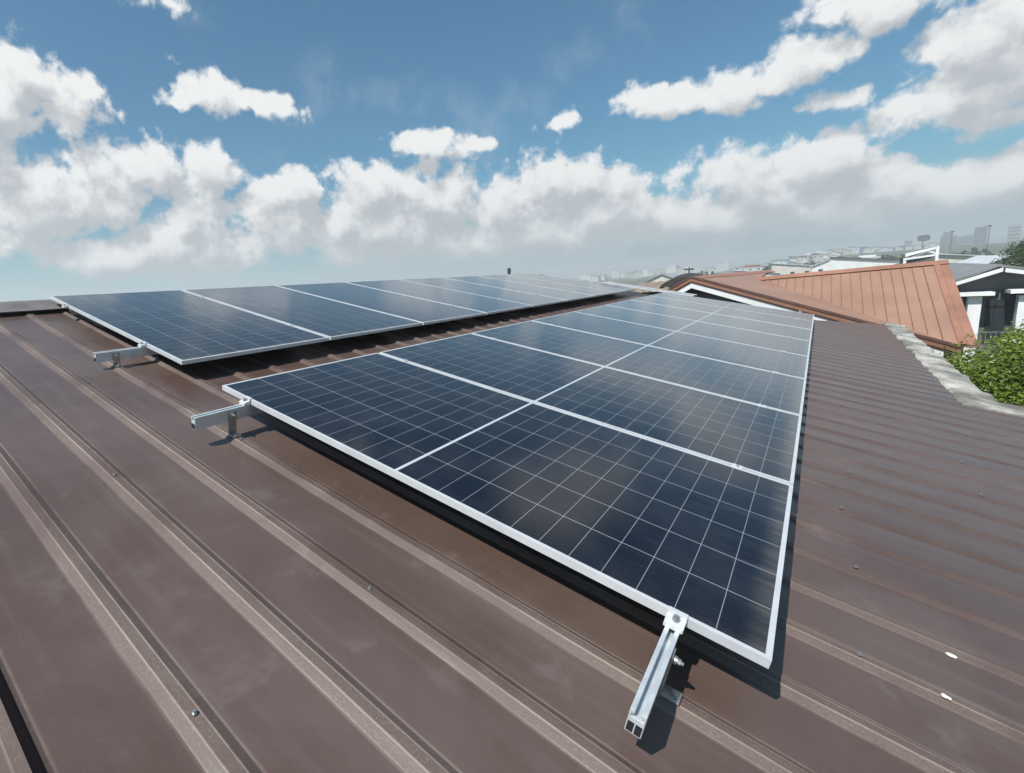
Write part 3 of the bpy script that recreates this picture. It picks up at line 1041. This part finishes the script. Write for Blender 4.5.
# ------------------------------------------------------------------ grey gabled house on the right
GH = thing('grey_gabled_house', 'dark grey gabled house with white roof edges and white posts on the right', 'house', Matrix.Identity(4))
ay, az_ = -6.15, 6.93                             # ridge
ly, lz = -5.25, 6.50                              # left eave
ry_, rz_ = -9.4, 6.10
x0, x1 = 20.3, 30.0
bm = BM()
slab(bm, [(x0, ay, az_), (x0, ly, lz), (x1, ly, lz), (x1, ay, az_)], 0.07)
obj('roof', bm, M_GREYROOF, GH)
bm = BM()
slab(bm, [(x0, ay, az_ - 0.002), (x1, ay, az_ - 0.002), (x1, ry_, rz_), (x0, ry_, rz_)], 0.07)
obj('roof', bm, M_GREYROOF, GH)
for (ya, za, yb, zb) in ((ay - 0.08, az_ - 0.10, ly + 0.02, lz - 0.075), (ay - 0.12, az_ - 0.12, ry_, rz_ - 0.07)):
    bm = BM()
    add_prism(bm, [(x0 - 0.03, ya, za), (x0 - 0.03, yb, zb), (x0 - 0.03, yb, zb - 0.10), (x0 - 0.03, ya, za - 0.11)], (0.06, 0, 0))
    obj('fascia_board', bm, M_WHITE, GH)
bm = BM()
add_prism(bm, [(x0 + 0.5, -5.45, 0), (x0 + 0.5, -5.45, 6.46), (x0 + 0.5, ay, az_ - 0.09), (x0 + 0.5, -9.2, 6.07), (x0 + 0.5, -9.2, 0)], (0.2, 0, 0))
add_box(bm, x0 + 0.7, x1 - 0.3, -9.2, -5.45, 0, 5.95)
obj('wall', bm, M_GREYWALL, GH)
bm = BM()
add_box(bm, x0 - 0.15, x0 + 0.45, -6.12, -5.42, 6.06, 6.16)
obj('canopy', bm, M_WHITE, GH)
bm = BM()
add_box(bm, x0 - 0.15, x0 + 0.45, -8.9, -6.40, 6.10, 6.20)
obj('canopy', bm, M_WHITE, GH)
for (ya, yb) in ((-5.92, -5.66), (-7.5, -6.60)):
    bm = BM()
    add_box(bm, x0 + 0.02, x0 + 0.30, ya, yb, 0, 6.03)
    obj('post', bm, M_WHITE, GH)
bm = BM()
add_box(bm, x0 + 0.485, x0 + 0.499, -6.5, -6.1, 4.6, 5.9)
fr = obj('window', bm, M_WINDOW, GH)
bm = BM()
add_box(bm, x0 + 0.46, x0 + 0.484, -6.28, -6.25, 4.6, 5.9)
add_box(bm, x0 + 0.46, x0 + 0.484, -6.52, -6.08, 5.70, 5.74)
obj('window_frame', bm, M_BACK, fr)
bm = BM()
add_box(bm, x0 + 0.0, x0 + 0.02, -6.6, -5.92, 4.98, 5.02)
for i in range(7):
    add_box(bm, x0 + 0.0, x0 + 0.018, -6.58 + i * 0.1, -6.565 + i * 0.1, 4.3, 4.979)
obj('railing', bm, M_GREYWALL, GH)

# open white framed shed roof behind the orange ridge
sh = thing('white_framed_shed', 'white framed open shed with a slanted top showing above the orange ridge', 'shed', Matrix.Identity(4))
xs = 40.0
bm = BM()
add_prism(bm, [(xs, -6.05, 7.22), (xs, -7.27, 7.56), (xs, -7.27, 7.66), (xs, -6.05, 7.40)], (0.12, 0, 0))
obj('top_fascia', bm, M_WHITE, sh)
bm = BM()
slab(bm, [(xs + 0.125, -6.05, 7.39), (xs + 0.125, -7.27, 7.65), (xs + 3, -7.27, 7.65), (xs + 3, -6.05, 7.39)], 0.06)
obj('roof', bm, M_GREYROOF, sh)
bm = BM()
add_prism(bm, [(xs - 0.35, -5.95, 7.02), (xs - 0.35, -7.22, 7.16), (xs - 0.35, -7.22, 7.26), (xs - 0.35, -5.95, 7.13)], (0.15, 0, 0))
obj('beam', bm, M_WHITE, sh)
for y_ in (-7.29, -6.02):
    bm = BM()
    add_box(bm, xs - 0.35, xs - 0.2, y_ - 0.06, y_ + 0.06, 0, 7.68 if y_ < -7 else 7.01)
    obj('post', bm, M_WHITE, sh)
bm = BM()
add_box(bm, xs + 0.3, xs + 3.0, -7.2, -6.1, 0, 7.15)
obj('wall', bm, M_GREYWALL, sh)


# ------------------------------------------------------------------ distant town
WALLC = {'white': (0.72, 0.72, 0.70), 'cream': (0.62, 0.56, 0.44), 'pale grey': (0.48, 0.49, 0.50), 'pale blue': (0.42, 0.52, 0.60), 'sandy': (0.52, 0.42, 0.30), 'mint green': (0.44, 0.56, 0.48)}
ROOFC = {'white': (0.68, 0.69, 0.70), 'rust red': (0.30, 0.12, 0.08), 'grey': (0.30, 0.31, 0.33), 'green': (0.12, 0.22, 0.17), 'dark brown': (0.10, 0.075, 0.06), 'silver': (0.50, 0.53, 0.55)}
WALLC = {k: tuple(0.55 * sum(v) / 3 + 0.45 * c for c in v) for k, v in WALLC.items()}
WM = {k: mat('wall_' + k.replace(' ', '_'), v, 0.85, 0, 0.08, 0.7) for k, v in WALLC.items()}
RM = {k: mat('roof_' + k.replace(' ', '_'), v, 0.55, 0, 0.12, 0.7) for k, v in ROOFC.items()}


def town_house(x, y, w_, d_, h_, rot, wall, roofc, kind, nwin, where):
    label = '%s-walled %s with a %s %s roof, %s' % (wall, 'block' if kind == 'flat' else 'house', roofc, kind, where)
    t = thing('town_house', label, 'house', Matrix.Translation((x, y, 0)) @ Matrix.Rotation(rot, 4, 'Z'), 'distant houses of the town')
    b_ = BM()
    if kind == 'flat':
        add_box(b_, -w_ / 2, w_ / 2, -d_ / 2, d_ / 2, 0, h_)
    elif kind == 'gabled':
        add_prism(b_, [(-w_ / 2, -d_ / 2, 0), (-w_ / 2, d_ / 2, 0), (-w_ / 2, d_ / 2, h_), (-w_ / 2, 0, h_ + d_ * 0.22), (-w_ / 2, -d_ / 2, h_)], (w_, 0, 0))
    else:
        add_prism(b_, [(-w_ / 2, -d_ / 2, 0), (-w_ / 2, d_ / 2, 0), (-w_ / 2, d_ / 2, h_ + d_ * 0.15), (-w_ / 2, -d_ / 2, h_)], (w_, 0, 0))
    obj('wall', b_, WM[wall], t)
    b_ = BM()
    e = 0.45
    if kind == 'flat':
        for (a, b, c, d) in ((-w_ / 2 - .1, w_ / 2 + .1, -d_ / 2 - .1, -d_ / 2 + .15), (-w_ / 2 - .1, w_ / 2 + .1, d_ / 2 - .15, d_ / 2 + .1), (-w_ / 2 - .1, -w_ / 2 + .15, -d_ / 2 + .15, d_ / 2 - .15), (w_ / 2 - .15, w_ / 2 + .1, -d_ / 2 + .15, d_ / 2 - .15)):
            add_box(b_, a, b, c, d, h_ + 0.003, h_ + 0.5)
        add_box(b_, -w_ / 2 + .2, w_ / 2 - .2, -d_ / 2 + .2, d_ / 2 - .2, h_ + 0.003, h_ + 0.08)
        add_box(b_, -w_ * .3, -w_ * .05, -d_ * .2, d_ * .2, h_ + 0.083, h_ + 1.7)
    elif kind == 'gabled':
        for s_ in (-1, 1):
            y1_, z1_ = s_ * (d_ / 2 + e), h_ - e * 0.44
            slab(b_, [(-w_ / 2 - e, 0, h_ + d_ * 0.22 + 0.1), (w_ / 2 + e, 0, h_ + d_ * 0.22 + 0.1), (w_ / 2 + e, y1_, z1_ + 0.1), (-w_ / 2 - e, y1_, z1_ + 0.1)], 0.09)
    else:
        slab(b_, [(-w_ / 2 - e, -d_ / 2 - e, h_ + 0.1 - e * .15), (w_ / 2 + e, -d_ / 2 - e, h_ + 0.1 - e * .15), (w_ / 2 + e, d_ / 2 + e, h_ + d_ * .15 + .1 + e * .15), (-w_ / 2 - e, d_ / 2 + e, h_ + d_ * .15 + .1 + e * .15)], 0.12)
    obj('roof', b_, RM[roofc], t)
    for i in range(nwin):
        b_ = BM()
        yy_ = -d_ / 2 + d_ * (i + 0.5) / nwin
        add_box(b_, -w_ / 2 - 0.03, -w_ / 2 + 0.02, yy_ - 0.5, yy_ + 0.5, h_ - 2.1, h_ - 0.9)
        obj('window', b_, M_WINDOW, t)
    return t


# near ones: azimuth (deg), distance (m), width seen (m), depth, height, wall, roof, kind, where
TOWN = [
    (-8.0, 95, 8, 9, 5.0, 'white', 'white', 'shed', 'between the white shed and the dark tree'),
    (-9.0, 120, 9, 9, 5.6, 'cream', 'silver', 'shed', 'in front of the hazy towers'),
    (-9.9, 88, 6, 8, 5.1, 'white', 'silver', 'gabled', 'close beside the dark round tree'),
    (-6.6, 150, 10, 9, 5.2, 'sandy', 'white', 'gabled', 'behind the shed post'),
    (-3.3, 150, 14, 9, 5.7, 'white', 'dark brown', 'shed', 'just left of the white framed shed'),
    (-1.2, 190, 12, 9, 5.6, 'white', 'silver', 'gabled', 'low over the middle of the orange ridge'),
    (1.6, 200, 14, 9, 5.2, 'cream', 'white', 'shed', 'low behind the orange ridge'),
    (4.6, 170, 10, 9, 4.6, 'white', 'white', 'shed', 'low over the left of the orange ridge'),
    (9.4, 120, 9, 8, 4.2, 'white', 'dark brown', 'gabled', 'low by the wavy lean-to'),
    (12.0, 150, 9, 9, 4.6, 'cream', 'grey', 'gabled', 'left of the orange gable'),
    (-12.5, 90, 10, 9, 4.6, 'sandy', 'rust red', 'gabled', 'past the dark round tree'),
    (-15.5, 60, 9, 9, 4.6, 'mint green', 'grey', 'gabled', 'to the right of the grey gabled house'),
]
for i, (a, D, w_, d_, h_, wall, rf, kind, where) in enumerate(TOWN):
    x, y = -1.23 + D * math.cos(R(a)), -2.26 + D * math.sin(R(a))
    town_house(x, y, d_, w_, h_, R(rnd.uniform(-12, 12)), wall, rf, kind, 3 if D < 200 else 4, where)

combos = [(w_, r_, k_) for w_ in WALLC for r_ in ROOFC for k_ in ('gabled', 'flat', 'shed')]
rnd.shuffle(combos)
combos = [c for c in combos if (c[0], c[1], c[2]) not in {(t_[5], t_[6], t_[7]) for t_ in TOWN}]
for i in range(64):
    wall, rf, kind = combos[i]
    if i < 46:
        a = -6.5 + 12.0 * ((i * 0.618) % 1.0) + rnd.uniform(-0.3, 0.3)
        D = 420 + 560 * ((i * 0.377 + 0.1) % 1.0)
        h_ = rnd.uniform(3.2, 6.2) * (1.15 if kind == 'flat' else 1)
        w_, d_ = rnd.uniform(9, 20), rnd.uniform(8, 13)
        where = 'hazy on the far hillside'
    else:
        a = 7.0 + 14.0 * (((i - 46) * 0.618) % 1.0)
        D = rnd.uniform(650, 1200)
        h_ = rnd.uniform(6, 9) + (D - 650) * 0.006 + (rnd.uniform(2, 7) if kind == 'flat' else 0)
        w_, d_ = rnd.uniform(7, 15), rnd.uniform(8, 12)
        where = 'hazy beyond the far panels'
    x, y = -1.23 + D * math.cos(R(a)), -2.26 + D * math.sin(R(a))
    t_ = town_house(x, y, d_, w_, h_, R(a + rnd.uniform(-20, 20)), wall, rf, kind, 3 if i % 2 else 2, where)
    t_.location.z = max(0.0, terrain(x, y) - 0.4)
# the large pale block among them
t_ = town_house(470, -27, 15, 22, 5.2, R(-6), 'mint green', 'white', 'flat', 6, 'largest of the hillside, above the orange ridge')
t_.location.z = terrain(470, -27) - 0.3

# hazy skyline towers
M_TOW = [mat('tower_glass_blue', (0.10, 0.13, 0.16), 0.5, 0, 0.1, 0.05), mat('tower_concrete', (0.30, 0.31, 0.32), 0.7, 0, 0.1, 0.05), mat('tower_dark', (0.07, 0.085, 0.10), 0.5, 0, 0.1, 0.05)]


def tower(px_az, D, w_, z1, mi, label, steps=()):
    D, w_, z1 = D * 0.68, w_ * 0.68, 7.4 + (z1 - 7.4) * 0.68
    steps = [(a_, b_, 7.4 + (c_ - 7.4) * 0.68) for a_, b_, c_ in steps]
    x, y = -1.23 + D * math.cos(R(px_az)), -2.26 + D * math.sin(R(px_az))
    t = thing('office_tower', label, 'tower', Matrix.Translation((x, y, 0)) @ Matrix.Rotation(R(px_az), 4, 'Z'), 'hazy towers of the skyline')
    b_ = BM()
    add_box(b_, -w_ / 2, w_ / 2, -w_ / 2, w_ / 2, 0, z1)
    for (ya, yb, z2) in steps:
        add_box(b_, -w_ / 2 + 1, w_ / 2 - 1, ya * w_, yb * w_, z1 + 0.01, z2)
    sh_ = obj('shaft', b_, M_TOW[mi], t)
    b_ = BM()
    nfl = max(3, int(z1 / 5))
    for k in range(nfl):
        zz_ = 3 + k * (z1 - 4) / nfl
        add_box(b_, -w_ / 2 - 0.15, -w_ / 2 - 0.01, -w_ * 0.46, w_ * 0.46, zz_, zz_ + 2.2)
    obj('window_band', b_, M_WINDOW, sh_)


def az_of(px):                                   # only used for round numbers of the skyline below
    return px


tower(-5.35, 1400, 11, 35, 1, 'slim pale tower standing alone left of the billboard')
tower(-7.5, 1500, 22, 36, 2, 'stepped dark hazy tower at the left of the tower cluster', ((-0.2, 0.35, 44),))
tower(-8.15, 1700, 34, 37, 0, 'broad low hazy block in the middle of the tower cluster')
tower(-8.62, 1800, 22, 41, 0, 'flat-topped hazy block close to the tall square tower')
tower(-9.12, 1500, 17, 48, 2, 'tall square dark hazy tower with a flat top', ((-0.5, -0.2, 50),))
tower(-10.72, 1550, 17, 49, 1, 'grey hazy tower above the dark round tree', ((-0.2, 0.2, 51),))
tower(-6.9, 1900, 40, 26, 0, 'low wide hazy block at the foot of the stepped tower')


def mast(name, x, y, z0, z1, r_, label, cat, m, head=None):
    t = thing(name, label, cat, Matrix.Translation((x, y, 0)))
    b_ = BM()
    add_tube(b_, [(0, 0, z0), (0, 0, z1)], [r_, r_ * 0.7], 8)
    obj('pole', b_, m, t)
    if head:
        b_ = BM()
        head(b_, z1)
        obj('head', b_, m, t)


M_POLE = mat('dark_steel_pole', (0.06, 0.065, 0.07), 0.6)


def signhead(b_, z):
    add_box(b_, -0.2, 0.2, -5.2, 5.0, z - 3.2, z + 3.4)


mast('billboard', 497, -56.0, 0, 15.6, 0.35, 'dark oval billboard on a post, hazy, left of the skyline towers', 'billboard', M_POLE, None)
for o in list(bpy.data.objects):
    if o.name.startswith('billboard') and o.type == 'EMPTY':
        b_ = BM()
        pts_ = [(-0.3, y_, z_) for y_, z_ in ((-3.2, 15.6), (-3.4, 18.2), (-2.0, 19.2), (2.6, 18.9), (3.1, 17.0), (2.2, 15.2), (-1.0, 14.9))]
        add_prism(b_, pts_, (0.6, 0, 0))
        obj('board', b_, M_POLE, o)


def lamp_head(b_, z):
    add_box(b_, -0.25, 0.25, -0.5, 0.5, z, z + 0.45)


mast('light_mast', 298, -42.6, 0, 14.6, 0.13, 'thin dark mast standing right of the stepped tower', 'mast', M_POLE, lamp_head)
mast('light_mast', 297.5, -52.4, 0, 15.5, 0.15, 'tallest thin dark mast, right beside the square tower', 'mast', M_POLE, lamp_head)


def insulator(b_, z):
    add_box(b_, -0.04, 0.04, -0.22, 0.22, z - 0.15, z - 0.07)


mast('utility_pole', 28.3, 3.02, 0, 7.50, 0.05, 'short dark pole rising left of the orange gable peak', 'pole', M_POLE, insulator)
# vent stub with cap on the ridge behind the upper row
vt = thing('ridge_vent', 'small dark vent stub with a flat cowl rising behind the upper row of panels', 'vent', Matrix.Translation((12.89, 5.26, 7.35)))
b_ = BM()
add_tube(b_, [(0, 0, -1.4), (0, 0, 0.40), (0, 0, 0.44)], [0.035, 0.035, 0.02], 10)
obj('pipe', b_, M_POLE, vt)
b_ = BM()
add_tube(b_, [(0, 0, 0.30), (0, 0, 0.46), (0, 0, 0.49)], [0.05, 0.055, 0.02], 12)
obj('cowl', b_, M_POLE, vt)
b_ = BM()
add_box(b_, -0.05, 0.6, 0.05, 0.55, 0.18, 0.24)
obj('cross_arm', b_, M_POLE, vt)

# old roof sheets stacked with a dark tarp left of the orange gable
st = thing('old_shed', 'weathered lean-to with a wavy rusty roof left of the orange gable', 'shed', Matrix.Translation((17.8, 2.0, 0)))
b_ = BM()
add_box(b_, 0, 3.0, -1.1, 1.35, 0, 6.6)
obj('wall', b_, mat('old_timber', (0.20, 0.15, 0.11), 0.9, 0, 0.3, 3), st)
b_ = BM()
gg = []
for i in range(41):
    yy_ = -1.3 + 2.8 * i / 40
    gg.append((yy_, 6.78 + 0.03 * math.sin(i * 1.6) - 0.05 * yy_))
add_prism(b_, [(-0.3, p[0], p[1]) for p in gg] + [(-0.3, p[0], p[1] - 0.03) for p in gg[::-1]], (3.4, 0, 0.25))
obj('roof', b_, mat('rusted_corrugated', (0.30, 0.23, 0.18), 0.7, 0.1, 0.35, 5), st)
b_ = BM()
gg = [( -0.9 + 1.4 * i / 14, 6.84 + 0.30 * math.sin(math.pi * i / 14) ** 0.7) for i in range(15)]
add_prism(b_, [(0.2, p[0], p[1]) for p in gg], (1.2, 0, 0.12))
tp = obj('folded_tarp', b_, mat('dark_tarp', (0.035, 0.033, 0.032), 0.8, 0, 0.3, 8, 0.6, 12))
tp.location = (17.8, 1.6, 0)
tag(tp, 'dark folded tarp heaped on the wavy rusty lean-to roof', 'tarp')

# mid-distance trees of the town
TREES = [(-2.0, 300, 7.2, 5.0), (0.6, 320, 7.0, 6.0), (3.4, 300, 6.2, 5.0), (-4.3, 300, 7.6, 5), (-6.0, 330, 8.0, 7), (8.7, 300, 5.6, 5.0), (11.8, 260, 5.4, 4.0), (-8.5, 260, 7.6, 6.5)]
TW = ['above the middle of the orange ridge', 'right of the low cream house with a white shed roof', 'between the two low houses with white shed roofs', 'just left of the white framed shed', 'right of the white framed shed', 'above the brown gable peak', 'beyond the lean-to with the wavy roof', 'under the hazy towers']
for i, (a, D, top_z, rr_) in enumerate(TREES):
    x, y = -1.23 + D * math.cos(R(a)), -2.26 + D * math.sin(R(a))
    make_tree('town_tree', 'distant hazy green tree ' + TW[i], (x, y, 0), top_z, (x, y, top_z - 2.2), (rr_, rr_, 2.4), 1600, 0.7, M_LEAF_FAR, 20 + i, 26, 'distant trees among the houses', 0.25)

# ------------------------------------------------------------------ haze: humid air round the whole place
hz = bpy.data.materials.new('humid_air')
hz.use_nodes = True
t = NT(hz.node_tree)
o_ = t.n('ShaderNodeOutputMaterial')
pv = t.n('ShaderNodeVolumePrincipled')
pv.inputs['Color'].default_value = (0.90, 0.93, 0.96, 1)
pv.inputs['Density'].default_value = 0.0010
pv.inputs['Anisotropy'].default_value = 0.2
t.put(o_.inputs['Volume'], pv.outputs[0])
bm = BM()
add_box(bm, -320, 3320, -2520, 3620, -1.5, 57)
h = obj('haze', bm, hz)
h['kind'] = 'stuff'
